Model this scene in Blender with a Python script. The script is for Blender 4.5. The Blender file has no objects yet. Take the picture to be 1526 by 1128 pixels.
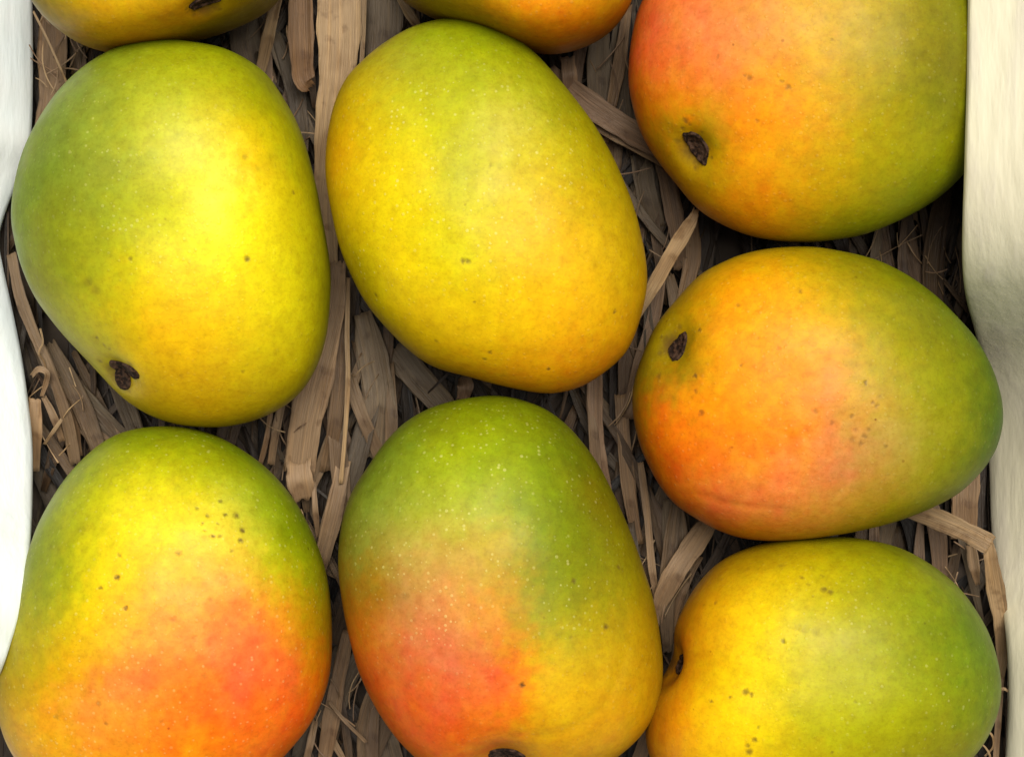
import bpy, math, random
import numpy as np
from mathutils import Vector
from mathutils.bvhtree import BVHTree
random.seed(7); rng = np.random.default_rng(7)
scene = bpy.context.scene; C = scene.collection

# ---------------------------------------------------------------- scale and camera
K = 0.00019            # metres per photo pixel on the plane through the fruits' middles
Z0 = 0.046             # height of that plane above the box floor
D = 0.60               # camera above that plane
CX, CY = 763.0, 564.0
def P(px, py, z=Z0):
    s = (D-(z-Z0))/D
    return Vector(((px-CX)*K*s, (CY-py)*K*s, z))

cam_d = bpy.data.cameras.new('camera'); cam = bpy.data.objects.new('camera', cam_d); C.objects.link(cam)
cam.location = (0, 0, Z0+D); cam_d.sensor_width = 36
cam_d.angle = 2*math.atan(1526*K/2/D)
cam_d.clip_start = 0.01; cam_d.clip_end = 200
scene.camera = cam

# ---------------------------------------------------------------- light
SUN_EL, SUN_AZ = 72.0, 20.0      # degrees; azimuth clockwise from the top of the picture
w = bpy.data.worlds.new('World'); scene.world = w; w.use_nodes = True
nt = w.node_tree
bg = nt.nodes['Background']
sky = nt.nodes.new('ShaderNodeTexSky'); sky.sky_type = 'NISHITA'; sky.sun_disc = False
sky.sun_elevation = math.radians(SUN_EL); sky.sun_rotation = math.radians(SUN_AZ)
sky.air_density = 1.0; sky.dust_density = 8.0; sky.ozone_density = 1.0
nt.links.new(sky.outputs[0], bg.inputs['Color']); bg.inputs['Strength'].default_value = 0.052
sd = bpy.data.lights.new('sun', 'SUN'); sun = bpy.data.objects.new('sun', sd); C.objects.link(sun)
sd.energy = 3.6; sd.angle = math.radians(42); sd.color = (1.0, 0.965, 0.88)
el, az = math.radians(SUN_EL), math.radians(SUN_AZ)
dv = Vector((math.sin(az)*math.cos(el), math.cos(az)*math.cos(el), math.sin(el)))
sun.rotation_euler = dv.to_track_quat('Z', 'Y').to_euler()
vs = scene.view_settings
vs.view_transform = 'Standard'; vs.look = 'None'; vs.gamma = 1.0; vs.use_curve_mapping = False
vs.exposure = 0.22
GAIN = 0.80            # display colour read off the photo -> surface colour

# ---------------------------------------------------------------- helpers
def lin(c):
    c = np.asarray(c, dtype=float)/255.0
    return np.where(c <= 0.04045, c/12.92, ((c+0.055)/1.055)**2.4)

def hash3(i, j, k, seed):
    h = (i*374761393 + j*668265263 + k*2147483647 + seed*974711) & 0xffffffff
    h = ((h ^ (h >> 13))*1274126177) & 0xffffffff
    return ((h ^ (h >> 16)) & 0xffff)/65535.0
def noise(p, scale, seed=0):
    """smooth value noise in -1..1 for an (n,3) array"""
    q = p*scale + 1000.0
    f = np.floor(q); t = q-f; f = f.astype(np.int64); t = t*t*(3-2*t)
    r = 0
    for a in (0, 1):
        for b in (0, 1):
            for c in (0, 1):
                wgt = (t[:,0] if a else 1-t[:,0])*(t[:,1] if b else 1-t[:,1])*(t[:,2] if c else 1-t[:,2])
                r = r + wgt*hash3(f[:,0]+a, f[:,1]+b, f[:,2]+c, seed)
    return r*2-1
def fbm(p, scale, seed=0, n=3):
    r = 0; a = 1.0; s = 0
    for i in range(n):
        r = r + a*noise(p, scale*2**i, seed+17*i); s += a; a *= 0.5
    return r/s

def crom(pts, n, closed=False):
    """Catmull-Rom through the rows of pts"""
    pts = np.asarray(pts, float); m = len(pts)
    out = []
    segs = m if closed else m-1
    for k in range(segs):
        if closed: a, b, c, d = pts[(k-1) % m], pts[k], pts[(k+1) % m], pts[(k+2) % m]
        else: a, b, c, d = pts[max(k-1, 0)], pts[k], pts[k+1], pts[min(k+2, m-1)]
        for i in range(n):
            t = i/n
            out.append(0.5*((2*b)+(-a+c)*t+(2*a-5*b+4*c-d)*t*t+(-a+3*b-3*c+d)*t**3))
    if not closed: out.append(pts[-1])
    return np.array(out)

def link(name, me, mat=None, parent=None, **props):
    o = bpy.data.objects.new(name, me); C.objects.link(o)
    if mat: me.materials.append(mat)
    if parent: o.parent = parent
    for k, v in props.items(): o[k] = v
    return o
def mesh(name, verts, faces, smooth=True):
    me = bpy.data.meshes.new(name)
    me.from_pydata([tuple(v) for v in verts] if not isinstance(verts, np.ndarray) else verts.tolist(), [], faces)
    if smooth: me.polygons.foreach_set('use_smooth', [True]*len(me.polygons))
    me.update(); return me

class NT:
    """small node-building helper"""
    def __init__(self, name):
        self.m = bpy.data.materials.new(name); self.m.use_nodes = True
        self.t = self.m.node_tree; self.b = self.t.nodes['Principled BSDF']
    def n(self, kind, **kw):
        x = self.t.nodes.new(kind)
        for k, v in kw.items():
            if k.startswith('i_'): x.inputs[k[2:]].default_value = v
            else: setattr(x, k, v)
        return x
    def l(self, a, b): self.t.links.new(a, b)
    def math(self, op, a, b=None, clamp=False):
        x = self.n('ShaderNodeMath', operation=op, use_clamp=clamp)
        for i, v in enumerate((a, b)):
            if v is None: continue
            if isinstance(v, (int, float)): x.inputs[i].default_value = v
            else: self.l(v, x.inputs[i])
        return x.outputs[0]
    def rng(self, v, a, b, c, d, kind='SMOOTHSTEP'):
        x = self.n('ShaderNodeMapRange', interpolation_type=kind)
        self.l(v, x.inputs[0])
        for i, q in enumerate((a, b, c, d)): x.inputs[i+1].default_value = q
        return x.outputs[0]
    def mix(self, f, a, b, mode='MIX'):
        x = self.n('ShaderNodeMix', data_type='RGBA', blend_type=mode)
        for s, v in ((x.inputs[0], f), (x.inputs[6], a), (x.inputs[7], b)):
            if isinstance(v, (int, float)): s.default_value = v
            elif isinstance(v, tuple): s.default_value = (*v, 1)
            else: self.l(v, s)
        return x.outputs[2]
    def noise(self, vec, scale, detail=3, rough=0.5):
        x = self.n('ShaderNodeTexNoise'); x.inputs['Scale'].default_value = scale
        x.inputs['Detail'].default_value = detail; x.inputs['Roughness'].default_value = rough
        if vec is not None: self.l(vec, x.inputs['Vector'])
        return x

# ---------------------------------------------------------------- setting: ground, box
m = NT('ground_earth'); tc = m.n('ShaderNodeTexCoord')
nz = m.noise(tc.outputs['Object'], 30, 6)
m.l(m.mix(nz.outputs[0], (0.10,0.085,0.07), (0.2,0.18,0.15)), m.b.inputs['Base Color']); m.b.inputs['Roughness'].default_value = 0.9
link('ground', mesh('ground', [(-40,-40,-0.006),(40,-40,-0.006),(40,40,-0.006),(-40,40,-0.006)], [(0,1,2,3)]), m.m, kind='structure')

def wall_mat(name, base, tint, stain, amount):
    m = NT(name); tc = m.n('ShaderNodeTexCoord'); v = tc.outputs['Object']
    mp = m.n('ShaderNodeMapping'); m.l(v, mp.inputs[0]); mp.inputs['Scale'].default_value = (1.8, 0.30, 1.0)
    big = m.noise(v, 22, 3); st = m.noise(mp.outputs[0], 95, 4, 0.55); fine = m.noise(mp.outputs[0], 420, 4)
    c = m.mix(m.rng(big.outputs[0], 0.4, 0.62, 0, 1), base, tint)
    f = m.math('MULTIPLY', m.rng(st.outputs[0], 0.46, 0.72, 0, 1), amount)
    c = m.mix(f, c, stain)
    c = m.mix(m.math('MULTIPLY', fine.outputs[0], 0.07), c, (0.45,0.43,0.38))
    m.l(c, m.b.inputs['Base Color']); m.b.inputs['Roughness'].default_value = 0.6
    bp = m.n('ShaderNodeBump'); bp.inputs['Strength'].default_value = 0.4; bp.inputs['Distance'].default_value = 0.0015
    m.l(st.outputs[0], bp.inputs['Height']); m.l(bp.outputs[0], m.b.inputs['Normal'])
    return m.m
m_left = wall_mat('white_card', (0.80,0.88,0.90), (0.84,0.88,0.88), (0.64,0.74,0.73), 0.4)
m_right = wall_mat('cream_card', (0.88,0.83,0.61), (0.85,0.79,0.58), (0.56,0.49,0.46), 0.32)

box = bpy.data.objects.new('mango_box', None); C.objects.link(box); box.location = (0,0,0)
box['label'] = 'card box with straw, its white and cream side walls along both photo edges'
box['category'] = 'box'
HB = 0.088
def side_wall(edge, sign, mat):
    """edge rows: photo y, photo x of the innermost visible line, its height.  sign +1 = right wall"""
    e = np.array(edge, float); ys = np.arange(-480, 1625, 7.0)
    sm = crom(e, 12); ex = np.interp(ys, sm[:,0], sm[:,1]); ez = np.interp(ys, sm[:,0], sm[:,2])
    ez = ez + 0.008*np.clip((ez-0.015)/0.03, 0, 1)
    prof = []
    for t in np.linspace(0, 1, 40): prof.append(('w', t))
    for t in (0.0012, 0.003, 0.006, 0.012, 0.022, 0.034): prof.append(('f', t))
    V = []
    for i, y in enumerate(ys):
        p0 = P(ex[i], y, ez[i])
        for kind, q in prof:
            if kind == 'w':
                q = ez[i]*q/0.35 if q < 0.35 else ez[i]+(HB-ez[i])*(q-0.35)/0.65
                d = q-ez[i]
                out = (0.15*max(d, 0) + ((0.028-0.014*min(max((ez[i]-0.015)/0.055,0),1))/(HB-ez[i]))*max(d-0.002, 0) if sign > 0 else 0.75*max(d, 0)) + 0.22*max(-d, 0)
                V.append((p0.x+sign*out, p0.y if abs(y) < 1e9 else 0, q))
            else:
                d = HB-ez[i]
                out = (0.15*max(d, 0) + ((0.028-0.014*min(max((ez[i]-0.015)/0.055,0),1))/(HB-ez[i]))*max(d-0.002, 0) if sign > 0 else 0.75*max(d, 0))
                V.append((p0.x+sign*(out+q), p0.y, HB + 0.0015*math.sin(min(q/0.012, 1)*math.pi)))
    V = np.array(V)
    n = fbm(V*np.array([1,1,1]), 38, 3 if sign > 0 else 9)*0.0006 + fbm(V*np.array([1,0.4,1]), 150, 5)*0.00018
    fade = np.clip((V[:,2]-np.repeat(ez, len(prof)))/0.012, 0.08, 1)
    V[:,0] += n*fade; V[:,2] += (V[:,2] > HB-0.002)*n*0.8
    npf = len(prof); F = []
    for i in range(len(ys)-1):
        for j in range(npf-1):
            a = i*npf+j; q = (a, a+1, a+npf+1, a+npf)
            F.append(q if sign > 0 else q[::-1])
    nV = len(V); B = V.copy(); B[:,0] += sign*0.0012*(V[:,2] < HB-0.0005); B[:,2] -= 0.0012*(V[:,2] >= HB-0.0005)
    F += [tuple(nV+k for k in f[::-1]) for f in F[:]]
    rim = [i*npf for i in range(len(ys))]; 
    for i in range(len(ys)-1):
        F.append((rim[i], rim[i+1], nV+rim[i+1], nV+rim[i])); a, b = rim[i]+npf-1, rim[i+1]+npf-1
        F.append((a, nV+a, nV+b, b))
    return link('side_wall', mesh('side_wall', np.vstack([V, B]), F), mat, box)
LEFT_EDGE = [(-480,40,.013),(-200,42,.013),(0,48,.013),(60,49,.013),(120,49,.013),(170,48,.012),(215,44,.012),(260,30,.010),(310,10,.010),(355,-2,.010),(400,5,.010),
             (460,18,.012),(530,32,.016),(600,42,.022),(660,48,.026),(740,48,.032),(800,46,.042),(860,41,.052),(905,34,.057),(950,20,.058),(1000,3,.056),
             (1045,-18,.036),(1090,-30,.018),(1150,-30,.012),(1300,0,.012),(1625,20,.012)]
RIGHT_EDGE = [(-480,1448,.062),(-200,1444,.064),(0,1442,.065),(60,1441,.065),(130,1440,.065),(200,1438,.064),(270,1436,.062),(330,1434,.058),(390,1434,.051),(440,1439,.041),(490,1452,.030),(540,1464,.019),
              (610,1470,.010),(700,1474,.008),(800,1478,.010),(880,1490,.018),(960,1500,.026),(1040,1503,.026),(1128,1500,.024),(1300,1490,.02),(1625,1480,.02)]
side_wall(LEFT_EDGE, -1, m_left)['label'] = 'chalk white left wall of the box'
side_wall(RIGHT_EDGE, 1, m_right)['label'] = 'cream right wall of the box with grey smears'
m = NT('shaded_brown_card'); tc = m.n('ShaderNodeTexCoord'); nz = m.noise(tc.outputs['Object'], 120, 5)
m.l(m.mix(nz.outputs[0], (0.022,0.015,0.010), (0.055,0.038,0.026)), m.b.inputs['Base Color']); m.b.inputs['Roughness'].default_value = 0.9  # card painted near black so openings in the straw look like shadowed holes
x0, x1 = P(-10,0,0).x-0.045, P(1540,0,0).x+0.045; yt, yb = P(0,-480,0).y, P(0,1618,0).y
def slab(name, a, b, mat):
    (ax,ay,az),(bx,by,bz) = a, b
    V = [(ax,ay,az),(bx,ay,az),(bx,by,az),(ax,by,az),(ax,ay,bz),(bx,ay,bz),(bx,by,bz),(ax,by,bz)]
    F = [(3,2,1,0),(4,5,6,7),(0,1,5,4),(1,2,6,5),(2,3,7,6),(3,0,4,7)]
    return link(name, mesh(name, V, F, False), mat, box)
slab('base', (x0,yb,-0.004), (x1,yt,-0.0005), m.m)
slab('end_wall', (x0,yt-0.004,0), (x1,yt,HB-0.003), m_left)
slab('end_wall', (x0,yb,0), (x1,yb+0.004,HB-0.003), m_left)

# ---------------------------------------------------------------- mangoes
NC = 108
def cube_sphere(n):
    t = np.tan(np.linspace(-math.pi/4, math.pi/4, n+1))
    u, v = np.meshgrid(t, t, indexing='ij'); one = np.ones_like(u)
    sides = [(u,v,one),(v,u,-one),(one,u,v),(-one,v,u),(v,one,u),(u,-one,v)]
    V = []; F = []; base = 0
    for s in sides:
        V.append(np.stack([c.ravel() for c in s], 1))
        for i in range(n):
            a = base+i*(n+1)
            F.extend((a+j, a+j+n+1, a+j+n+2, a+j+1) for j in range(n))
        base += (n+1)**2
    V = np.vstack(V); V /= np.linalg.norm(V, axis=1)[:,None]
    key = np.round(V*1e5).astype(np.int64)
    _, idx, inv = np.unique(key, axis=0, return_index=True, return_inverse=True)
    inv = inv.ravel(); F = inv[np.array(F)]
    return V[idx], F
SPH, SPHF = cube_sphere(NC)
SPHF_L = SPHF.tolist()

def mango_mat(seed, spots, pale, freckle, faint):
    m = NT('mango_skin'); tc = m.n('ShaderNodeTexCoord'); v = tc.outputs['Object']
    at = m.n('ShaderNodeAttribute', attribute_name='skin'); col = at.outputs['Color']
    off = m.n('ShaderNodeVectorMath', operation='ADD'); m.l(v, off.inputs[0]); off.inputs[1].default_value = (seed*1.37, seed*0.71, seed*2.3); vv = off.outputs[0]
    # mottled skin: broad and fine variation
    a = m.noise(vv, 95, 5, 0.6); b = m.noise(vv, 420, 4, 0.6)
    col = m.mix(m.rng(a.outputs[0], 0.35, 0.68, 0.0, 0.20), col, m.mix(1.0, col, (0.80,0.80,0.55), 'MULTIPLY'))
    col = m.mix(m.rng(b.outputs[0], 0.42, 0.72, 0.0, 0.38), col, m.mix(1.0, col, (0.72,0.66,0.5), 'MULTIPLY'))
    g2 = m.noise(vv, 1100, 3, 0.65)
    col = m.mix(m.rng(g2.outputs[0], 0.45, 0.72, 0.0, 0.46), col, m.mix(1.0, col, (0.75,0.68,0.5), 'MULTIPLY'))
    col = m.mix(m.rng(g2.outputs[0], 0.48, 0.28, 0.0, 0.22), col, m.mix(1.0, col, (1.12,1.16,1.6), 'MULTIPLY'))
    # pale lenticels
    vo = m.n('ShaderNodeTexVoronoi', voronoi_dimensions='3D'); m.l(vv, vo.inputs['Vector']); vo.inputs['Scale'].default_value = 640; vo.inputs['Randomness'].default_value = 1.0
    rs = m.n('ShaderNodeSeparateColor'); m.l(vo.outputs['Color'], rs.inputs[0])
    rad = m.rng(rs.outputs[0], 0.15, 1.0, 0.06, 0.38, 'LINEAR')
    d = m.math('SUBTRACT', rad, vo.outputs['Distance']); dot = m.rng(d, 0.0, 0.16, 0, 1)
    patch = m.noise(vv, 30, 2); pm = m.rng(patch.outputs[0], 0.34, 0.58, 0.4, 1.0)
    pmask = m.n('ShaderNodeAttribute', attribute_name='pale')
    f = m.math('MULTIPLY', m.math('MULTIPLY', dot, pm), m.math('MULTIPLY', pmask.outputs['Fac'], pale))
    col = m.mix(m.math('MULTIPLY', f, 0.46), col, (0.74,0.70,0.25))
    # small brown freckles
    v2 = m.n('ShaderNodeTexVoronoi', voronoi_dimensions='3D'); m.l(vv, v2.inputs['Vector']); v2.inputs['Scale'].default_value = 260
    r2 = m.n('ShaderNodeSeparateColor'); m.l(v2.outputs['Color'], r2.inputs[0])
    rad2 = m.rng(r2.outputs[1], 0.45, 1.0, 0.0, 0.17, 'LINEAR')
    dot2 = m.rng(m.math('SUBTRACT', rad2, v2.outputs['Distance']), 0.0, 0.09, 0, 1)
    p2 = m.noise(vv, 44, 2); pm2 = m.rng(p2.outputs[0], 0.5, 0.66, 0.0, 1.0)
    col = m.mix(m.math('MULTIPLY', m.math('MULTIPLY', dot2, pm2), freckle), col, m.mix(1.0, col, (0.42,0.25,0.2), 'MULTIPLY'))
    # marks where the photograph has them
    wn = m.noise(v, 900, 3); ws = m.n('ShaderNodeVectorMath', operation='SUBTRACT'); m.l(wn.outputs['Color'], ws.inputs[0]); ws.inputs[1].default_value = (0.5,0.5,0.5)
    wm = m.n('ShaderNodeVectorMath', operation='SCALE'); m.l(ws.outputs[0], wm.inputs[0]); wm.inputs['Scale'].default_value = 0.0014
    wa = m.n('ShaderNodeVectorMath', operation='ADD'); m.l(v, wa.inputs[0]); m.l(wm.outputs[0], wa.inputs[1])
    mask = None
    for (p, r, s) in spots:
        ds = m.n('ShaderNodeVectorMath', operation='DISTANCE'); m.l(wa.outputs[0], ds.inputs[0]); ds.inputs[1].default_value = p
        q = m.rng(ds.outputs['Value'], r*0.1, r*1.35, s*0.9, 0)
        mask = q if mask is None else m.math('MAXIMUM', mask, q)
    if mask is not None: col = m.mix(mask, col, (0.075,0.036,0.010))
    m.l(col, m.b.inputs['Base Color'])
    m.b.inputs['Roughness'].default_value = 0.42; m.b.inputs['Specular IOR Level'].default_value = 0.17
    ro = m.rng(a.outputs[0], 0.3, 0.7, 0.36, 0.50); m.l(ro, m.b.inputs['Roughness'])
    m.b.inputs['Subsurface Weight'].default_value = 0.12
    m.b.inputs['Subsurface Radius'].default_value = (1.0, 0.55, 0.1); m.b.inputs['Subsurface Scale'].default_value = 0.0025
    bh = m.math('ADD', m.math('MULTIPLY', b.outputs[0], 0.5), m.math('MULTIPLY', dot, 0.35))
    if mask is not None: bh = m.math('SUBTRACT', bh, m.math('MULTIPLY', mask, 0.8))
    bp = m.n('ShaderNodeBump'); bp.inputs['Strength'].default_value = 0.35; bp.inputs['Distance'].default_value = 0.0004
    m.l(bh, bp.inputs['Height']); m.l(bp.outputs[0], m.b.inputs['Normal'])
    return m.m

m = NT('stem_scab'); tc = m.n('ShaderNodeTexCoord'); nz = m.noise(tc.outputs['Object'], 900, 5)
n2 = m.noise(tc.outputs['Object'], 300, 3)
c = m.mix(m.rng(nz.outputs[0], 0.4, 0.65, 0, 1), (0.010,0.005,0.003), (0.055,0.028,0.016))
c = m.mix(m.rng(n2.outputs[0], 0.5, 0.7, 0, 0.6), c, (0.080,0.046,0.030))
m.l(c, m.b.inputs['Base Color']); m.b.inputs['Roughness'].default_value = 0.8; m.b.inputs['Specular IOR Level'].default_value = 0.12
bp = m.n('ShaderNodeBump'); bp.inputs['Strength'].default_value = 0.9; bp.inputs['Distance'].default_value = 0.0008
m.l(nz.outputs[0], bp.inputs['Height']); m.l(bp.outputs[0], m.b.inputs['Normal']); SCAB = m.m

MANGO_GROUP = 'mangoes packed in the box'
def mango(seed, label, outline, colours, b, spots=(), stem=None, creases=(), pale=0.3, freckle=0.6, pale_at=None, dz=0.0, tilt=0.0, e=0.90, scarv=1.0):
    zc = Z0+dz
    pts = crom([(P(x,y,zc).x, P(x,y,zc).y) for x, y in outline], 14, True)
    # centroid of the outline
    x, y = pts[:,0], pts[:,1]; x2, y2 = np.roll(x,-1), np.roll(y,-1); cr = x*y2-x2*y
    A = cr.sum()/2; cen = np.array([((x+x2)*cr).sum()/(6*A), ((y+y2)*cr).sum()/(6*A)])
    rel = pts-cen; th = np.arctan2(rel[:,1], rel[:,0]); r = np.hypot(rel[:,0], rel[:,1])
    o = np.argsort(th); th, r = th[o], r[o]
    th = np.concatenate([th-2*math.pi, th, th+2*math.pi]); r = np.tile(r, 3)
    g = np.linspace(-math.pi, math.pi, 721); R = np.interp(g, th, r)
    kk = np.exp(-0.5*(np.arange(-8,9)/3.0)**2); kk /= kk.sum()
    Rp = np.concatenate([R[:-1][-8:], R[:-1], R[:-1][:9]]); R = np.convolve(Rp, kk, 'valid')[:721]; R[-1] = R[0]
    S = SPH; ct = np.hypot(S[:,0], S[:,1]); ang = np.arctan2(S[:,1], S[:,0])
    Rv = np.interp(ang, g, R)
    # outlines blend to an ellipse towards the poles so that the crown stays smooth
    rm = R.mean(); blend = np.clip(ct, 0, 1)**1.5
    Rv2 = Rv*blend + (rm+(Rv-rm)*0.75)*(1-blend)
    V = np.stack([np.cos(ang)*Rv2*ct**e, np.sin(ang)*Rv2*ct**e, np.sign(S[:,2])*b*np.abs(S[:,2])**e], 1)
    V[:,2] += tilt*V[:,1]*(1-ct**4)
    V += S*(fbm(V, 28, seed*31, 2)*0.0015*(1-ct**6) + fbm(V, 75, seed*13, 2)*0.00035)[:,None]
    org = np.array([cen[0], cen[1], zc])
    me = mesh('mango_skin', V, SPHF_L)
    bv = BVHTree.FromPolygons([Vector(q) for q in V.tolist()], SPHF_L)
    eye = Vector((0,0,Z0+D))-Vector(org)
    def hit(px, py):
        t = P(px, py, zc)-Vector(org); d = (t-eye).normalized()
        loc, nor, i, dist = bv.ray_cast(eye, d)
        if loc is None: loc, nor, i, dist = bv.find_nearest(t)
        return loc, nor
    Wv = V.copy()
    if stem:
        p, n = hit(stem[0], stem[1]); dd = np.linalg.norm(V-np.array(p), axis=1)
        Wv -= np.array(n)[None,:]*(stem[5]*np.exp(-(dd/stem[6])**2))[:,None]
    for (line, depth, sig) in creases:
        L = crom([hit(*q)[0] for q in line], 12); dm = np.full(len(V), 9.0); tt = np.zeros(len(V))
        for i, q in enumerate(L):
            dq = np.linalg.norm(V-q, axis=1); k = dq < dm; dm[k] = dq[k]; tt[k] = i/(len(L)-1)
        Wv -= S*(depth*np.exp(-(dm/sig)**2)*np.sin(np.clip(tt,0.02,0.98)*math.pi)**0.6)[:,None]
    me.vertices.foreach_set('co', Wv.ravel()); me.update()
    # skin colour with sheen and edge shade painted in: blend of the colours read at points on the fruit, on warped positions
    wp = V + np.stack([fbm(V, 55, seed+1)*0.003+fbm(V, 420, seed+4)*0.0045, fbm(V, 55, seed+2)*0.003+fbm(V, 420, seed+5)*0.0045, fbm(V, 60, seed+3)*0.0035], 1)
    cp = np.array([tuple(hit(q[0], q[1])[0]) for q in colours]); cc = np.array([lin(q[2:])*GAIN*np.array([1, 0.99, 0.4 if q[4] < 45 else 0.85])*(np.array([0.92,0.84,0.5]) if q[3] > q[2] else np.array([0.96,0.95,0.9])) for q in colours])**0.5
    # smooth surface through the sampled colours (linear radial functions, lightly relaxed)
    n_ = len(cp); dm_ = np.linalg.norm(cp[:,None]-cp[None], axis=2)/0.01
    A_ = np.block([[-dm_+0*np.eye(n_)-0.0, np.ones((n_,1))],[np.ones((1,n_)), np.zeros((1,1))]]); A_[:n_,:n_] -= -0.12*np.eye(n_)
    W_ = np.linalg.solve(A_, np.vstack([cc, np.zeros((1,3))]))
    col = np.zeros((len(V),3)) + W_[-1]
    for k_ in range(n_): col -= (np.linalg.norm(wp-cp[k_], axis=1)/0.01)[:,None]*W_[k_][None]
    col = np.clip(col, cc.min(0), cc.max(0))**2
    mt = fbm(V, 330, seed+8, 2)[:,None]; col = col*(1+mt*np.array([0.09,0.14,0.26]))
    red = np.clip((col[:,0]-col[:,1]*1.5)/(col[:,0]+1e-4), 0, 1)
    bl = fbm(V*np.array([1,0.6,1]), 170, seed+20, 3); bl2 = fbm(V, 480, seed+21, 2)
    col[:,1] *= np.exp(-(bl*0.40+bl2*0.35-0.10)*red); col[:,2] *= np.exp((bl*0.5-bl2*0.3)*red)
    gr = np.clip((col[:,1]-col[:,0])/(col[:,1]+1e-4)+0.25, 0, 1)
    col *= np.exp(-(np.stack([bl, bl*0.6, bl], 1)*0.30+bl2[:,None]*0.16)*gr[:,None])
    col = np.clip(col, 0.002, 0.92)
    ca = me.color_attributes.new('skin', 'FLOAT_COLOR', 'POINT')
    ca.data.foreach_set('color', np.concatenate([col, np.ones((len(V),1))], 1).ravel())
    pa = me.attributes.new('pale', 'FLOAT', 'POINT')
    pv = np.ones(len(V))
    if pale_at:
        pv[:] = 0.12
        for (cx, cy, rad) in pale_at:
            dd = np.linalg.norm(V-np.array(hit(cx,cy)[0]), axis=1); pv = np.maximum(pv, np.exp(-(dd/(rad*K))**2))
    pa.data.foreach_set('value', pv)
    bvw = BVHTree.FromPolygons([Vector(q) for q in Wv.tolist()], SPHF_L)
    def hitw(px, py):
        t = P(px, py, zc)-Vector(org); loc = bvw.ray_cast(eye, (t-eye).normalized())[0]
        return loc if loc is not None else bvw.find_nearest(t)[0]
    sp = [(tuple(hitw(s[0], s[1])), s[2]*K, s[3] if len(s) > 3 else 0.85) for s in spots]
    if stem:
        for u_, v_, r_, s_ in ((0,0,1.0,.9),(.55,.1,.6,.75),(-.55,-.1,.6,.75),(.9,.5,.28,.6),(-.8,.7,.3,.55),(.2,-1.1,.3,.5),(-1.3,-.2,.2,.6)):
            ca_, sa_ = math.cos(stem[4]), -math.sin(stem[4])
            hx, hy = stem[0]+stem[2]*u_*ca_-stem[3]*v_*sa_, stem[1]+stem[2]*u_*sa_+stem[3]*v_*ca_
            sp.append((tuple(hitw(hx, hy)), r_*max(stem[2], stem[3])*0.85*K, s_))
    root = bpy.data.objects.new('mango', None); C.objects.link(root); root.location = tuple(org)
    root.empty_display_size = 0.02
    root['label'] = label; root['category'] = 'mango'; root['group'] = MANGO_GROUP
    link('skin', me, mango_mat(seed, sp, pale, freckle, 0), root)
    if stem:
        bv2 = bvw
        sx, sy, ra, rb, rot = stem[:5]
        p, n = hit(sx, sy)
        nr, na = 9, 36; VV = []; FF = []
        rr = random.Random(seed*5+1); ph = [rr.uniform(0, 6.28) for _ in range(4)]
        ex = Vector((math.cos(rot), math.sin(rot), 0)); ex = (ex-n*ex.dot(n)).normalized(); ey = n.cross(ex)
        def put(u, v, h):
            q = p+ex*u+ey*v; l, nn, i, ds = bv2.ray_cast(q+n*0.01, -n)
            if l is None: l, nn, i, ds = bv2.find_nearest(q)
            return l+n*h
        VV.append(put(0, 0, 0.0005))
        for i in range(1, nr+1):
            f = i/nr
            for j in range(na):
                a = 2*math.pi*j/na
                irr = 1+scarv*0.13*math.sin(2*a+ph[0])+scarv*0.13*math.sin(3*a+ph[1])+0.06*math.sin(5*a+ph[2])+0.03*math.sin(9*a+ph[3])
                h = (0.00025 + 0.00035*math.exp(-((f-0.8)/0.14)**2) + 0.0003*math.exp(-(f/0.4)**2) + rr.uniform(-0.00008,0.0001)) if i < nr else -0.0003
                VV.append(put(math.cos(a)*ra*K*f*irr, math.sin(a)*rb*K*f*irr, h+0.00015))
        for j in range(na): FF.append((0, 1+j, 1+(j+1) % na))
        for i in range(nr-1):
            for j in range(na):
                a = 1+i*na+j; b_ = 1+i*na+(j+1) % na
                FF.append((a, a+na, b_+na, b_))
        link('stem_scar', mesh('stem_scar', VV, FF), SCAB, root)
    return root

MANGOES = []
# upper left
mango(1, 'green and bright yellow mango by the white wall, upper left, with ragged dark scar',
 [(250,62),(330,72),(390,105),(430,160),(455,220),(475,300),(489,380),(491,440),(483,510),(458,570),(418,608),(360,632),(300,637),(240,625),(190,597),(140,545),(90,490),(50,430),(30,370),(22,320),(30,260),(50,205),(90,140),(140,95),(190,70)],
 [(250,90,165,180,40),(150,150,140,160,60),(80,230,125,150,50),(60,330,135,150,40),(100,400,150,165,40),(200,170,190,200,50),(260,150,195,205,60),(380,150,170,175,20),(430,230,180,180,10),(370,200,225,200,20),(375,240,240,200,25),
  (335,275,250,243,80),(320,235,245,235,70),(250,260,215,220,20),(180,260,170,185,60),(120,280,150,170,60),(180,330,185,195,30),(250,350,230,225,10),(350,380,255,240,10),(340,330,255,245,25),(430,330,215,200,10),(470,400,170,165,15),(420,450,230,215,10),(300,430,250,215,5),(240,490,255,200,10),  # first two points paint the waxy highlight into the skin
  (330,500,245,205,10),(400,540,205,185,15),(300,600,210,165,10),(220,600,190,160,10),(150,500,195,185,30),(100,450,165,165,30),(60,400,140,150,30),(150,400,185,185,40)],
 0.0345, spots=[(368,386,5),(437,287,4,.6),(365,235,5,.35),(195,385,4,.6),(132,420,9,.35),(142,432,9,.35),(145,504,4,.7),(155,514,4,.5),(163,520,4,.5),(362,553,4,.4),(385,252,6,.2),(270,560,4,.3)],
 stem=(177,560,27,21,-0.55,0.0030,0.0052), pale=0.45, freckle=0.35, pale_at=[(180,220,130),(200,320,90),(120,300,90)], tilt=0.04, scarv=3.0)
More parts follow.
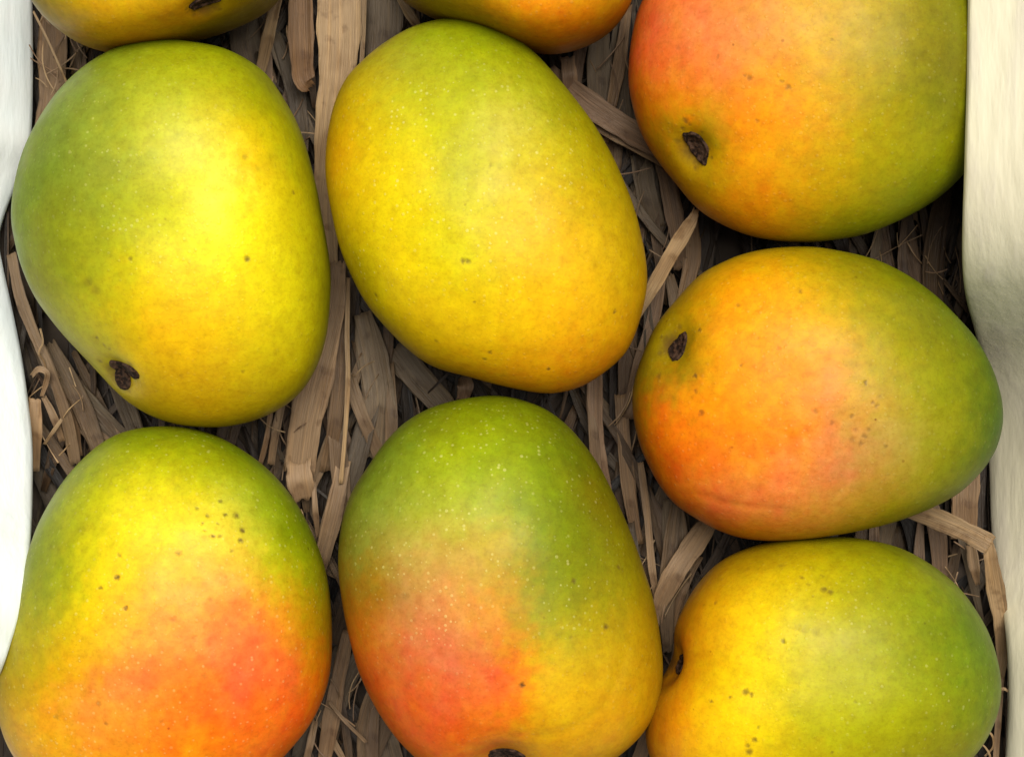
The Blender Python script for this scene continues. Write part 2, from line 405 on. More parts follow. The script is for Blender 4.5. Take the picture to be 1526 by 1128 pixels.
# upper middle
mango(2, 'large plain yellow mango with green top and no stem scar showing, in the upper middle',
 [(680,28),(740,42),(790,75),(840,130),(890,195),(925,260),(950,330),(964,400),(958,460),(935,520),(890,563),(830,585),(770,580),(700,562),(640,543),(590,505),(545,450),(515,390),(497,330),(486,260),(491,190),(510,130),(550,85),(610,45)],
 [(680,50,150,170,30),(600,90,175,180,60),(760,80,140,155,20),(690,130,185,195,20),(600,170,205,200,30),(540,180,225,195,20),(505,230,235,175,5),(830,170,165,165,30),(760,190,215,205,80),(700,220,200,205,15),(620,260,235,215,10),(560,300,240,215,5),(500,330,220,190,5),  # pale point near the upper right holds a painted highlight
  (880,240,175,160,15),(820,260,215,190,15),(720,300,220,210,10),(660,260,205,210,15),(900,330,200,170,10),(830,350,245,195,10),(760,350,240,205,10),(690,380,225,215,10),(600,380,250,220,5),(540,400,200,185,10),(930,420,205,170,10),(860,440,250,195,5),(780,440,250,205,5),
  (700,440,240,210,10),(620,460,250,210,5),(580,480,215,190,10),(820,510,250,190,10),(720,520,250,200,10),(650,530,220,175,10),(800,570,240,155,10),(700,555,235,160,10),(900,530,225,150,20),(940,480,215,160,15)],
 0.0350, spots=[(690,389,5,.7),(697,389,5,.7),(817,550,4,.9),(730,525,4,.7),(722,535,4,.6),(916,465,4,.7),(560,440,4,.6),(707,450,3,.5),(730,248,4,.4),(650,508,4,.4),(640,540,6,.25),(750,560,6,.2)],
 pale=0.75, freckle=0.45, pale_at=[(650,170,130),(620,280,110),(720,300,110),(780,250,90),(560,400,80)], tilt=-0.02)
# top right
mango(3, 'orange and olive mango at the top right with a dark oval stem scar',
 [(958,0),(944,45),(937,110),(945,165),(965,215),(1005,270),(1050,318),(1110,349),(1180,361),(1250,357),(1320,338),(1390,300),(1436,258),(1466,215),(1482,160),(1490,80),(1475,-10),(1430,-90),(1350,-150),(1260,-172),(1160,-165),(1070,-130),(1000,-70)],
 [(1000,30,250,130,70),(960,70,255,115,50),(1060,40,245,145,85),(1100,60,240,150,80),(950,120,245,120,40),(1010,110,255,135,55),(1080,110,255,145,60),(1150,60,235,160,50),(1180,120,245,165,20),(1230,60,220,170,10),(1300,60,190,165,10),(1380,60,140,130,10),(1420,100,120,115,5),
  (1400,150,125,130,5),(1330,130,160,150,5),(1260,150,210,170,5),(1190,180,250,165,5),(1100,180,255,150,20),(1020,170,250,150,15),(970,170,235,125,20),(1010,200,200,150,20),(1060,240,235,180,10),(1120,240,255,165,10),(1200,240,225,170,10),(1280,230,190,170,5),(1360,220,165,160,10),
  (1410,210,150,150,15),(1130,300,250,160,10),(1080,310,235,150,20),(1200,310,215,170,15),(1280,300,180,165,10),(1350,280,145,155,10),(1240,345,150,150,15),(1150,340,205,150,20),(1050,-60,250,130,60),(1250,-60,200,165,10),(1400,-40,130,130,10),(1000,235,190,150,15),(1062,212,190,160,30),(1050,190,190,160,30),(1005,200,180,145,25),(1045,265,205,165,15)],
 0.0350, spots=[(1118,116,5,.55),(1175,130,5,.6),(1165,122,4,.4),(1128,180,4,.5),(1010,72,5,.3),(1070,85,3,.4),(1022,180,6,.7),(1028,186,4,.5),(1056,222,5,.5),(1060,235,4,.5),(1046,198,4,.4),(1240,60,3,.4),(1110,112,4,.4)],
 stem=(1032,224,27,17,-1.05,0.0034,0.0060), scarv=0.3, pale=0.12, freckle=0.6)
# right middle
mango(4, 'orange mango with green right tip, middle one of the three by the cream wall',
 [(1175,369),(1240,372),(1310,390),(1370,425),(1420,470),(1460,520),(1485,580),(1490,630),(1474,680),(1430,730),(1370,762),(1300,785),(1230,799),(1160,805),(1100,800),(1050,780),(1000,745),(965,690),(948,640),(944,590),(952,545),(975,490),(1005,450),(1050,405),(1110,379)],
 [(1170,385,200,160,10),(1090,400,215,160,10),(1250,400,165,145,10),(1330,430,130,130,10),(1150,430,250,170,10),(1080,450,250,160,10),(1030,480,190,150,15),(1010,550,150,130,10),(960,560,150,130,15),(1220,450,220,175,10),(1290,480,175,160,10),(1380,480,130,135,10),(1430,540,130,140,10),
  (1470,600,100,120,20),(1480,640,70,105,35),(1380,570,150,150,10),(1300,540,190,165,10),(1220,520,240,165,20),(1140,500,255,160,10),(1070,520,250,165,10),(1030,590,250,150,10),(990,620,255,120,20),(970,660,225,110,15),(1060,600,255,165,10),(1150,590,255,155,10),(1230,580,240,150,50),
  (1170,640,255,135,20),(1100,650,255,145,40),(1040,680,255,125,40),(1000,700,240,110,30),(1240,640,240,150,80),(1290,660,200,150,80),(1350,660,180,165,70),(1420,640,145,145,20),(1400,700,145,150,30),(1320,720,185,150,50),(1240,710,235,145,80),(1160,710,255,140,70),(1090,720,250,130,60),
  (1060,760,235,125,50),(1150,770,235,140,60),(1240,760,205,145,50),(1120,795,200,120,30),(1330,760,160,145,25),(1450,700,110,125,25)],
 0.0340, spots=[(1042,492,4,.8),(1036,560,4,.9),(1045,615,5,.6),(1290,570,4,.7),(1300,600,4,.6),(1306,604,4,.5),(1270,620,4,.5),(1288,650,5,.5),(1283,660,5,.5),(1275,640,4,.4),(1215,612,5,.4),(1100,455,4,.5),(1105,545,4,.5),(1240,630,4,.4),(1320,665,4,.4),(1193,435,4,.5),(1310,590,5,.3),(1270,655,5,.35),(1295,640,4,.4),(1130,505,4,.3),(1160,520,4,.3),(1037,583,4,.5),(982,560,6,.5)],
 stem=(1001,513,14,25,-0.35,0.0034,0.0062), creases=[([(1005,735),(1045,738),(1090,752),(1150,758),(1200,768)],0.00028,0.0016),([(1170,640),(1180,690)],0.0004,0.002)], pale=0.12, freckle=0.9)
# lower left
mango(5, 'yellow and red mango in the lower left corner, brown freckles on its shoulder',
 [(240,635),(310,645),(370,678),(420,722),(460,785),(485,855),(494,935),(490,1010),(467,1070),(430,1118),(380,1165),(300,1203),(200,1212),(110,1190),(50,1150),(14,1100),(0,1045),(4,985),(20,915),(42,840),(68,765),(110,700),(170,650)],
 [(240,650,130,150,20),(160,680,150,165,20),(330,680,150,165,20),(100,740,150,165,20),(220,710,200,205,10),(300,720,195,200,40),(350,740,205,215,80),(390,760,170,190,50),(430,800,145,165,20),(260,770,250,225,10),(180,770,235,220,5),(120,800,185,190,15),(70,830,140,155,30),(90,880,170,180,15),
  (340,800,245,220,60),(400,860,200,195,30),(460,870,165,165,10),(150,860,250,220,5),(220,840,250,205,10),(290,860,250,190,50),(350,880,250,165,70),(430,920,235,160,40),(470,940,190,140,10),(480,1000,225,120,20),(130,930,240,205,5),(70,930,175,165,10),(200,900,250,180,40),(250,930,255,165,60),
  (310,940,255,150,60),(350,930,255,115,55),(400,960,255,125,55),(440,1000,240,112,45),(180,960,245,175,50),(230,980,250,138,60),(160,1020,240,145,60),(110,1000,240,175,20),(50,1000,190,165,10),(20,1040,190,155,5),(60,1080,240,175,10),(120,1070,250,165,60),(200,1050,255,140,60),(280,1030,255,125,40),
  (350,1040,255,110,50),(300,1090,255,130,30),(220,1110,255,145,40),(400,1080,255,110,30),(440,1060,255,100,20),(380,1120,250,120,20),(100,1130,250,165,30),(250,1190,250,150,20)],
 0.0350, spots=[(352,768,6,.8),(361,790,5,.9),(358,805,5,.9),(175,860,5,.95),(150,875,4,.7),(187,906,4,.8),(336,767,4,.8),(328,747,4,.7),(308,768,4,.7),(317,799,4,.8),(328,798,4,.6),(293,758,4,.6),(266,824,5,.6),(178,827,4,.5),(305,790,3,.5),(345,820,4,.5),(258,923,5,.35),(290,950,5,.3),(305,1007,6,.3),(228,985,8,.15),(147,1048,5,.4),(84,1068,5,.4),(302,780,3,.6),(325,780,3,.5),(158,1078,4,.5),(240,1075,4,.35),(315,893,4,.35)],
 pale=0.35, freckle=0.7, creases=[([(40,860),(30,950),(50,1020)],-0.0004,0.004)])
# lower middle
mango(6, 'green and red mango covered in pale dots, in the lower middle',
 [(730,590),(790,601),(840,630),(890,690),(930,770),(960,850),(980,930),(987,1000),(975,1060),(940,1108),(890,1143),(820,1160),(745,1150),(665,1152),(605,1112),(560,1050),(530,980),(511,900),(505,830),(515,760),(545,700),(590,640),(650,604)],
 [(730,600,120,140,15),(650,630,135,150,40),(800,630,125,145,15),(600,670,125,150,50),(560,730,125,150,50),(680,680,165,190,30),(760,690,150,175,25),(850,690,110,130,5),(880,740,120,115,5),(640,740,170,185,50),(580,790,160,170,80),(700,760,175,190,50),(780,770,145,170,10),(850,800,125,145,5),(910,800,130,125,5),
  (530,830,140,140,50),(620,810,190,175,75),(690,810,195,175,65),(740,800,200,175,30),(800,850,140,155,5),(560,870,170,125,30),(600,880,190,140,80),(660,880,225,150,80),(720,860,205,160,50),(740,900,230,150,30),(800,920,170,165,10),(870,880,145,150,5),(940,880,150,140,5),(540,930,200,115,40),(600,940,225,130,75),
  (680,940,222,132,72),(730,940,222,136,50),(765,970,235,130,20),(800,970,215,180,10),(880,950,190,165,10),(950,950,185,150,5),(580,1000,225,110,45),(640,1000,232,118,68),(710,1000,238,112,64),(765,1015,250,110,50),(797,1025,245,190,5),(860,1020,225,175,5),(930,1020,205,160,5),(970,1000,180,140,5),(600,1060,240,100,30),
  (660,1060,232,108,48),(730,1070,250,120,40),(800,1080,225,165,10),(870,1080,220,165,10),(920,1080,230,165,5),(680,1110,235,100,20),(760,1110,215,130,20),(840,1120,220,165,10),(740,1150,200,130,20)],
 0.0350, spots=[(778,1020,5,.95),(903,934,5,.8),(855,866,5,.7),(922,845,4,.6),(850,950,4,.3),(617,925,6,.25),(604,888,6,.2)],
 stem=(752,1134,27,14,0.0,0.003,0.008), creases=[([(760,1098),(830,1092),(890,1062),(925,1000),(935,960)],0.0004,0.0018)], pale=0.65, freckle=0.3, pale_at=[(640,700,110),(720,780,130),(600,820,110),(640,920,100),(740,690,110),(820,760,110),(700,640,90),(830,860,90)])
# lower right
mango(7, 'bright yellow and green mango in the lower right corner, notched at its stem end',
 [(1225,800),(1290,803),(1350,820),(1400,850),(1440,890),(1470,940),(1486,1000),(1484,1050),(1462,1100),(1420,1142),(1340,1180),(1220,1202),(1110,1200),(1020,1180),(975,1140),(962,1090),(970,1040),(992,1005),(1003,975),(1008,935),(1034,880),(1080,835),(1150,807)],
 [(1225,815,165,155,15),(1130,830,175,145,15),(1310,830,150,155,10),(1380,870,140,155,10),(1070,860,205,155,10),(1150,870,225,195,15),(1220,880,200,185,20),(1300,900,160,170,5),(1380,920,130,150,5),(1440,940,95,125,10),(1060,920,240,180,10),(1120,920,250,215,10),(1200,930,205,195,50),(1280,960,180,185,5),
  (1360,980,150,165,5),(1450,1000,110,140,10),(1030,960,230,150,10),(1090,990,255,215,5),(1160,980,230,210,10),(1230,1010,195,190,5),(1310,1030,185,185,10),(1400,1040,150,165,10),(1460,1060,110,135,10),(1010,1040,225,140,15),(1060,1040,245,195,10),(1120,1050,255,220,5),(1190,1070,200,190,5),(1270,1090,180,180,10),
  (1360,1100,160,165,20),(1000,1090,240,145,10),(1060,1090,255,205,5),(1110,1120,255,215,5),(1200,1130,205,185,5),(1420,1110,140,140,30),(980,1050,160,110,15)],
 0.0345, spots=[(1228,878,6,.7),(1237,882,5,.7),(1112,1031,6,.75),(1120,1034,5,.7),(1125,1102,5,.8),(1117,1120,6,.8),(1114,1110,4,.6),(1060,1044,4,.7),(1088,1039,4,.6),(1167,955,4,.7),(1066,898,4,.5),(1195,860,4,.5),(1205,870,4,.3),(1200,938,8,.3),(1215,942,7,.3),(1190,935,6,.25),(1165,842,7,.3),(1225,858,4,.3),(1130,1083,3,.5),(1240,1120,3,.5),(1275,1045,3,.4)],
 stem=(1002,988,13,24,0.1,0.0035,0.006), pale=0.4, freckle=0.6, pale_at=[(1350,1000,110),(1260,920,80),(1390,1060,100)])
# top left, cut by the frame
mango(8, 'golden mango cut off at the top left of the photo, small stem scar',
 [(44,-50),(54,2),(77,36),(112,60),(160,72),(215,69),(285,54),(350,32),(402,2),(428,-40),(430,-90),(400,-140),(330,-180),(240,-195),(150,-185),(85,-150),(50,-100)],
 [(90,30,190,150,10),(60,0,150,130,10),(160,40,235,170,10),(220,60,200,120,5),(260,20,215,150,10),(180,10,230,180,10),(320,40,140,120,5),(350,10,170,140,5),(290,0,180,140,10),(240,50,200,140,5),(200,-100,200,180,20),(300,-160,150,160,20)],
 0.028, dz=0.005, spots=[(280,18,6,.3),(255,22,7,.25)], stem=(306,12,22,11,0.15,0.0026,0.0048), pale=0.15, freckle=0.8, tilt=-0.12, e=0.60)
# top middle, cut by the frame
mango(9, 'orange mango cut off by the top middle of the photo',
 [(600,-4),(650,24),(715,44),(775,67),(833,73),(890,55),(932,18),(950,-30),(945,-85),(910,-140),(850,-175),(765,-190),(680,-180),(610,-145),(572,-95),(572,-45)],
 [(680,10,160,130,10),(740,30,200,140,10),(800,10,250,160,10),(850,20,240,145,10),(830,60,200,110,15),(900,20,215,150,10),(930,0,190,140,10),(760,0,240,160,10),(780,-100,220,170,10),(700,-160,160,160,20)],
 0.028, dz=0.005, spots=[(742,36,4,.4),(800,55,5,.3)],  pale=0.15, freckle=0.7, tilt=-0.12, e=0.60)

# ---------------------------------------------------------------- straw
def straw_mat():
    m = NT('dry_straw'); uv = m.n('ShaderNodeUVMap'); uv.uv_map = 'UVMap'
    mp = m.n('ShaderNodeMapping'); m.l(uv.outputs[0], mp.inputs[0]); mp.inputs['Scale'].default_value = (2600, 55, 1)
    mp2 = m.n('ShaderNodeMapping'); m.l(uv.outputs[0], mp2.inputs[0]); mp2.inputs['Scale'].default_value = (800, 26, 1)
    at = m.n('ShaderNodeAttribute', attribute_name='tone')
    f1 = m.noise(mp.outputs[0], 1.0, 4, 0.6); f2 = m.noise(mp2.outputs[0], 1.0, 3, 0.6)
    tc = m.n('ShaderNodeTexCoord'); bl = m.noise(tc.outputs['Object'], 190, 3)
    c = at.outputs['Color']
    c = m.mix(m.rng(f1.outputs[0], 0.38, 0.66, 0, 0.4), c, m.mix(1.0, c, (0.45,0.40,0.36), 'MULTIPLY'))
    c = m.mix(m.rng(f2.outputs[0], 0.45, 0.7, 0, 0.6), c, m.mix(1.0, c, (1.5,1.42,1.25), 'MULTIPLY'))
    c = m.mix(m.rng(bl.outputs[0], 0.56, 0.7, 0, 0.55), c, m.mix(1.0, c, (0.45,0.36,0.30), 'MULTIPLY'))
    lo = m.noise(tc.outputs['Object'], 70, 2); c = m.mix(m.rng(lo.outputs[0], 0.42, 0.66, 0, 0.5), c, m.mix(1.0, c, (0.5,0.42,0.34), 'MULTIPLY'))
    m.l(c, m.b.inputs['Base Color']); m.b.inputs['Roughness'].default_value = 0.5; m.b.inputs['Specular IOR Level'].default_value = 0.3
    bp = m.n('ShaderNodeBump'); bp.inputs['Strength'].default_value = 0.8; bp.inputs['Distance'].default_value = 0.0005
    m.l(m.math('ADD', f1.outputs[0], f2.outputs[0]), bp.inputs['Height']); m.l(bp.outputs[0], m.b.inputs['Normal'])
    return m.m
STRAW = straw_mat()

def blade_geo(rows, curl, torn, rr, nseg=6, nc=6, ridge=0.00009, thick=0.00014, twist=0.0):
    """rows: world x,y,z,width.  Returns verts, faces, uvs (per vert)"""
    L = crom(rows, nseg); n = len(L); V = []; UV = []
    T = np.gradient(L[:,:3], axis=0); T /= (np.linalg.norm(T, axis=1)[:,None]+1e-12)
    s = np.concatenate([[0], np.cumsum(np.linalg.norm(np.diff(L[:,:3], axis=0), axis=1))])
    uo, vo = rr.uniform(0, 3), rr.uniform(0, 3); ph = rr.uniform(0, 6.28)
    t0 = [rr.uniform(0, torn) for _ in range(nc+1)]; t1 = [rr.uniform(0, torn) for _ in range(nc+1)]
    rid = [rr.uniform(-1, 1)*ridge for _ in range(nc+1)]
    for i in range(n):
        t = Vector(T[i]); up = Vector((math.sin(twist*(i/(n-1)-0.5)+0.25*math.sin(ph)), 0, 1))
        side = t.cross(up).normalized(); nn = side.cross(t).normalized()
        wob = 1+0.07*math.sin(ph+i*0.6)+0.03*math.sin(ph*2+i*1.6)
        for j in range(nc+1):
            q = j/nc*2-1; hw = L[i,3]/2*wob
            pos = Vector(L[i,:3]) + side*(q*hw) + nn*(curl*hw*(q*q) + rid[j])
            f = i/(n-1)
            if i == 0: pos -= t*(t0[j])
            if i == n-1: pos += t*(t1[j])
            V.append(pos); UV.append((uo+q*hw, vo+s[i]))
    m1 = len(V)
    for i in range(n):
        for j in range(nc+1):
            a = i*(nc+1)+j; V.append(V[a]-Vector((0,0,thick))); UV.append(UV[a])
    F = []
    W = nc+1
    for i in range(n-1):
        for j in range(nc):
            a = i*W+j; F.append((a, a+1, a+W+1, a+W)); F.append((m1+a+W, m1+a+W+1, m1+a+1, m1+a))
        a = i*W; F.append((a, a+W, m1+a+W, m1+a)); a = i*W+nc; F.append((a+W, a, m1+a, m1+a+W))
    for j in range(nc):
        F.append((j+1, j, m1+j, m1+j+1)); a = (n-1)*W+j; F.append((a, a+1, m1+a+1, m1+a))
    return V, F, UV
def finish(name, V, F, UV, tones, **props):
    me = mesh(name, np.array([tuple(v) for v in V]), F)
    uv = me.uv_layers.new(name='UVMap'); li = np.empty(len(me.loops), dtype=np.int32); me.loops.foreach_get('vertex_index', li)
    uv.data.foreach_set('uv', np.array(UV)[li].ravel())
    ca = me.color_attributes.new('tone', 'FLOAT_COLOR', 'POINT')
    t = np.asarray(tones); t = np.concatenate([t, np.ones((len(t),1))], 1); ca.data.foreach_set('color', t.ravel())
    return link(name, me, STRAW, None, **props)

TONES = {'tan': (0.29,0.192,0.108), 'brown': (0.20,0.125,0.066), 'grey': (0.17,0.125,0.078), 'dark': (0.085,0.06,0.045), 'rust': (0.20,0.115,0.055), 'pink': (0.26,0.166,0.10), 'gold': (0.39,0.265,0.14)}
def straw(label, rows, tone='tan', curl=0.25, torn=6, group=None, cat='straw', name='dry_straw', twist=0.5, nc=6, gain=1.0):
    rr = random.Random(hash_s(label)+int(rows[0][0]*7+rows[0][1]))
    R = []
    for (x, y, z, wd) in rows:
        p = P(x, y, z/100.0); R.append((p.x, p.y, p.z, wd*K))
    V, F, UV = blade_geo(R, curl, torn*K, rr, nseg=7, nc=nc, twist=twist)
    o = Vector(R[len(R)//2][:3]); V = [v-o for v in V]
    t = np.array(TONES[tone])*gain*rr.uniform(0.82, 1.12)*0.76
    ob = finish(name, V, F, UV, np.tile(t, (len(V),1)), label=label, category=cat)
    ob.location = o
    if group: ob['group'] = group
    return ob
def hash_s(s): return sum((i+1)*ord(c) for i, c in enumerate(s)) % 99991
GB = 'larger straw blades between the mangoes'

straw('broad pale straw blade running down from the top edge between the two upper mangoes', [(505,-90,1.6,66),(505,0,1.9,68),(503,90,2.0,62),(494,190,1.8,50),(484,300,1.3,40),(487,400,1.1,34)], 'gold', 0.12, 3, GB, twist=0.1, nc=10)
straw('thin straw sliver lying along the right side of the broad pale blade at the top', [(543,-60,1.6,9),(541,60,1.8,8),(532,200,1.5,7)], 'gold', 0.3, 2, GB)
straw('rusty brown curled husk with a hooked torn end left of the broad pale blade', [(448,-70,1.4,40),(449,0,1.6,40),(449,70,1.8,38),(452,118,2.1,34),(460,128,2.0,18)], 'rust', 0.45, 9, GB, nc=8, gain=1.1)
straw('narrow light straw slanting down beside the golden top left mango', [(424,-60,2.2,18),(413,0,2.4,20),(402,50,2.2,20),(388,110,1.7,16)], 'gold', 0.4, 3, GB)
straw('short grey husk piece under the right side of the top left mango', [(375,10,1.0,44),(365,60,1.1,46),(385,130,1.0,40)], 'grey', 0.2, 6, GB)
straw('pale straw tip poking out between the top middle mango and the upper middle mango', [(580,-30,1.6,10),(600,5,2.2,13),(614,28,2.4,16),(626,46,2.2,12)], 'gold', 0.4, 4, GB)
straw('grey flat husk at the top edge beside the top middle mango', [(575,-40,0.9,60),(572,40,1.0,62),(568,100,1.0,50)], 'grey', 0.1, 4, GB, gain=0.8)
straw('wide pinkish brown strip slanting right from the upper middle mango to the top right mango', [(820,105,1.6,20),(870,150,1.9,38),(930,190,2.0,38),(985,222,1.8,30),(1030,240,1.5,24)], 'pink', 0.15, 4, GB, twist=0.2, nc=8)
straw('thin strip tucked along the lower side of the wide pinkish brown strip', [(870,178,1.5,12),(930,212,1.8,13),(990,246,1.6,10)], 'tan', 0.3, 3, GB)
straw('short upright pale stub below the top middle mango', [(846,88,1.7,22),(848,110,1.9,24),(850,140,1.7,20)], 'pink', 0.2, 6, GB, gain=1.2)
straw('grey upright blade left of the top right mango, crossing behind the slanting strip', [(893,55,1.0,34),(893,110,1.1,38),(897,190,1.1,30)], 'grey', 0.2, 5, GB)
straw('slim brown blade hugging the left side of the top right mango', [(935,10,1.2,14),(925,80,1.4,20),(912,150,1.4,18),(900,210,1.2,14)], 'brown', 0.3, 4, GB, gain=1.2)
straw('bright broken straw stick with a frayed tip standing between the middle mangoes', [(945,478,1.7,14),(975,425,2.5,20),(1003,375,3.0,24),(1030,330,3.4,18),(1036,316,3.4,9)], 'gold', 0.35, 7, GB, twist=0.2, gain=1.15)
straw('tan upright blade below the stem end of the top right mango', [(985,235,1.2,22),(998,290,1.4,30),(1008,350,1.4,26),(1012,400,1.2,22)], 'pink', 0.25, 5, GB, gain=0.9)
straw('grey hollow husk between the upper middle mango and the tan upright blade', [(955,235,0.9,30),(962,290,1.1,36),(975,340,1.0,30)], 'grey', 0.5, 5, GB)
straw('brown upright blade just right of the frayed bright stick', [(1030,330,1.0,24),(1032,380,1.2,26),(1020,440,1.2,24),(1000,520,1.1,20)], 'brown', 0.2, 5, GB, gain=1.2)
straw('long narrow brown blade beside the right edge of the upper middle mango', [(985,400,1.3,20),(975,470,1.4,22),(955,540,1.4,22),(935,620,1.2,20)], 'pink', 0.25, 5, GB, gain=0.8)
straw('wide flat tan blade fanning down from between the two upper mangoes', [(505,395,1.4,26),(497,460,1.6,36),(478,540,1.8,52),(458,620,1.8,56),(447,700,1.5,46)], 'tan', 0.12, 8, GB, twist=0.1, nc=10, gain=1.25)
straw('thin light stem standing at the right side of the wide fanning blade', [(520,415,1.6,7),(518,500,2.0,8),(519,560,2.0,8),(515,640,1.8,7),(508,720,1.5,6)], 'gold', 0.6, 2, GB, nc=4)
straw('dark gold narrow blade under the thin light stem', [(505,430,1.3,16),(507,520,1.5,20),(500,620,1.5,24),(486,700,1.2,22)], 'brown', 0.2, 4, GB)
straw('grey brown broad husk right of the thin light stem', [(543,470,0.9,34),(556,530,1.1,50),(566,600,1.2,54),(560,680,1.0,44)], 'grey', 0.25, 6, GB, nc=8, gain=1.15)
straw('slanting brown strip crossing from the thin stem to the lower middle mango', [(520,560,1.2,20),(540,620,1.3,22),(570,690,1.0,18)], 'tan', 0.3, 5, GB, gain=0.9)
straw('dull grey leaf piece above the left shoulder of the lower middle mango', [(590,520,0.9,40),(620,560,1.0,48),(665,610,0.9,36)], 'grey', 0.15, 6, GB, gain=0.9)
straw('pale chip just below the underside of the upper middle mango', [(690,560,1.1,20),(694,575,1.4,26),(690,594,1.3,20)], 'pink', 0.2, 5, GB)
straw('cracked tan chunk at the broken end of the wide fanning blade', [(446,692,1.7,40),(447,716,1.8,40),(452,742,1.6,32)], 'tan', 0.2, 8, GB, gain=1.2, nc=8)
straw('bent tan splinter crossing left of the lower middle mango', [(512,690,1.3,22),(500,750,1.5,28),(480,830,1.4,26),(468,880,1.1,16)], 'tan', 0.3, 6, GB)
straw('narrow upright splinter by the dark knot above the lower left mango', [(468,720,1.6,8),(470,760,1.7,9),(474,800,1.4,7)], 'tan', 0.4, 4, GB)  # no knot is built here; the dark spot is a shaded hole
straw('slim straw pair piece below the right edge of the upper left mango', [(424,590,1.3,12),(412,640,1.4,14),(404,690,1.2,12)], 'tan', 0.3, 4, GB, gain=0.95)
straw('second slim straw below the right edge of the upper left mango, nearer its bottom', [(405,600,1.1,8),(398,650,1.2,9),(388,690,1.1,8)], 'brown', 0.3, 4, GB, gain=1.2)
straw('long curved straw hanging down along the white left wall', [(18,380,1.4,16),(30,440,1.6,18),(52,500,1.7,17),(74,550,1.8,16),(98,620,1.6,18),(112,690,1.2,18)], 'tan', 0.35, 4, GB, gain=0.9)
straw('short square ended tan strip against the foot of the white left wall', [(53,596,1.9,24),(52,640,1.8,25),(50,700,1.3,20)], 'tan', 0.15, 3, GB, gain=1.25)
straw('thin fibre curling beside the upper left mango near the white wall', [(60,490,1.9,3),(64,510,2.0,3),(58,526,2.0,3),(66,540,1.9,3),(72,570,1.8,3)], 'gold', 0.2, 1, GB, name='straw_fibre', nc=3)
straw('small crumpled straw curl above the square ended tan strip', [(48,560,2.0,7),(58,550,2.2,9),(70,556,2.2,9),(68,572,2.0,8),(62,590,1.9,6)], 'tan', 0.4, 2, GB, gain=1.2)
straw('slanting thin splinter crossing right of the square ended tan strip', [(66,592,1.8,10),(80,620,1.9,12),(92,655,1.7,10)], 'tan', 0.3, 4, GB)
straw('tiny splinter forming a cross with the slanting thin splinter', [(92,625,2.1,5),(78,645,2.0,6),(66,662,1.8,4)], 'gold', 0.3, 2, GB, nc=4)
straw('brown upright blade behind the crossed splinters at the left', [(85,540,1.0,22),(100,610,1.2,26),(112,680,1.0,24)], 'brown', 0.2, 5, GB)
straw('grey diagonal blade under the stem end of the upper left mango', [(100,565,0.9,24),(140,610,1.1,32),(185,655,1.0,26)], 'grey', 0.2, 5, GB)
straw('wide brown husk in the top left gap beside the white wall', [(84,0,1.0,46),(80,80,1.2,50),(78,160,1.2,44),(60,240,1.0,30)], 'brown', 0.2, 5, GB, nc=8)
straw('fine pale fibre slanting across the brown husk in the top left gap', [(50,18,2.0,4),(72,62,2.2,4),(90,102,2.2,4),(106,140,1.8,3)], 'gold', 0.2, 1, GB, name='straw_fibre', nc=3)
straw('pinkish upright blade at the upper right of the lower middle mango', [(888,545,1.3,24),(887,610,1.4,26),(892,680,1.3,24),(905,740,1.1,20)], 'pink', 0.2, 4, GB, gain=1.1)
straw('narrow brown blade between the lower middle mango and the right middle mango', [(925,590,1.1,18),(930,660,1.2,22),(938,740,1.2,22),(950,810,1.1,18)], 'brown', 0.25, 4, GB, gain=1.3)
straw('long thin straw hugging the right flank of the lower middle mango', [(955,690,1.4,10),(965,770,1.5,12),(972,850,1.5,11),(985,930,1.2,9)], 'tan', 0.4, 3, GB)
straw('light tan blade slanting down left below the right middle mango', [(1062,770,1.2,30),(1035,810,1.6,34),(1008,850,1.8,34),(985,895,1.6,26),(975,930,1.3,16)], 'tan', 0.15, 5, GB, gain=1.35, nc=8)
straw('dull upright husk left of the light tan slanting blade', [(1000,745,0.9,28),(1003,800,1.1,32),(1000,860,1.0,26)], 'grey', 0.25, 5, GB, gain=1.2)
straw('grey brown blade tucked under the left end of the lower right mango', [(1040,830,1.0,16),(1015,880,1.2,18),(998,940,1.1,16)], 'brown', 0.3, 4, GB, gain=1.2)
def fold(label, a, b, tone, gain):
    pass
straw('broad pale blade slanting from under the right middle mango towards the cream wall', [(1300,738,1.6,20),(1345,755,2.2,28),(1400,775,2.7,31),(1445,795,3.0,31),(1476,812,3.1,30)], 'gold', 0.10, 1, GB, twist=0.1, nc=8, gain=1.0)
straw('narrow folded blade hanging down from the broad pale blade along the cream wall', [(1472,800,3.1,10),(1477,835,3.0,22),(1484,880,2.7,27),(1492,930,2.3,24),(1494,985,1.8,16),(1490,1020,1.4,8)], 'gold', 0.15, 2, GB, twist=0.2, nc=8, gain=0.95)
straw('small yellowish wisp below the broad pale blade near the cream wall', [(1448,815,1.5,18),(1452,845,1.7,16),(1456,868,1.6,8)], 'tan', 0.3, 6, GB, gain=1.1)
straw('upright brown husk beside the right tip of the right middle mango', [(1440,690,1.0,40),(1438,740,1.2,44),(1436,800,1.1,40)], 'brown', 0.15, 4, GB, nc=8, gain=1.2)
straw('tiny hooked fibre sticking out at the cream wall beside the lower right mango', [(1470,1040,2.2,4),(1484,1030,2.6,4),(1496,1026,2.8,5),(1502,1030,2.8,3)], 'gold', 0.2, 1, GB, name='straw_fibre', nc=3)
straw('slim stalk against the cream wall at the bottom right', [(1494,1010,1.8,7),(1488,1070,2.0,9),(1482,1160,1.9,10)], 'tan', 0.4, 2, GB)
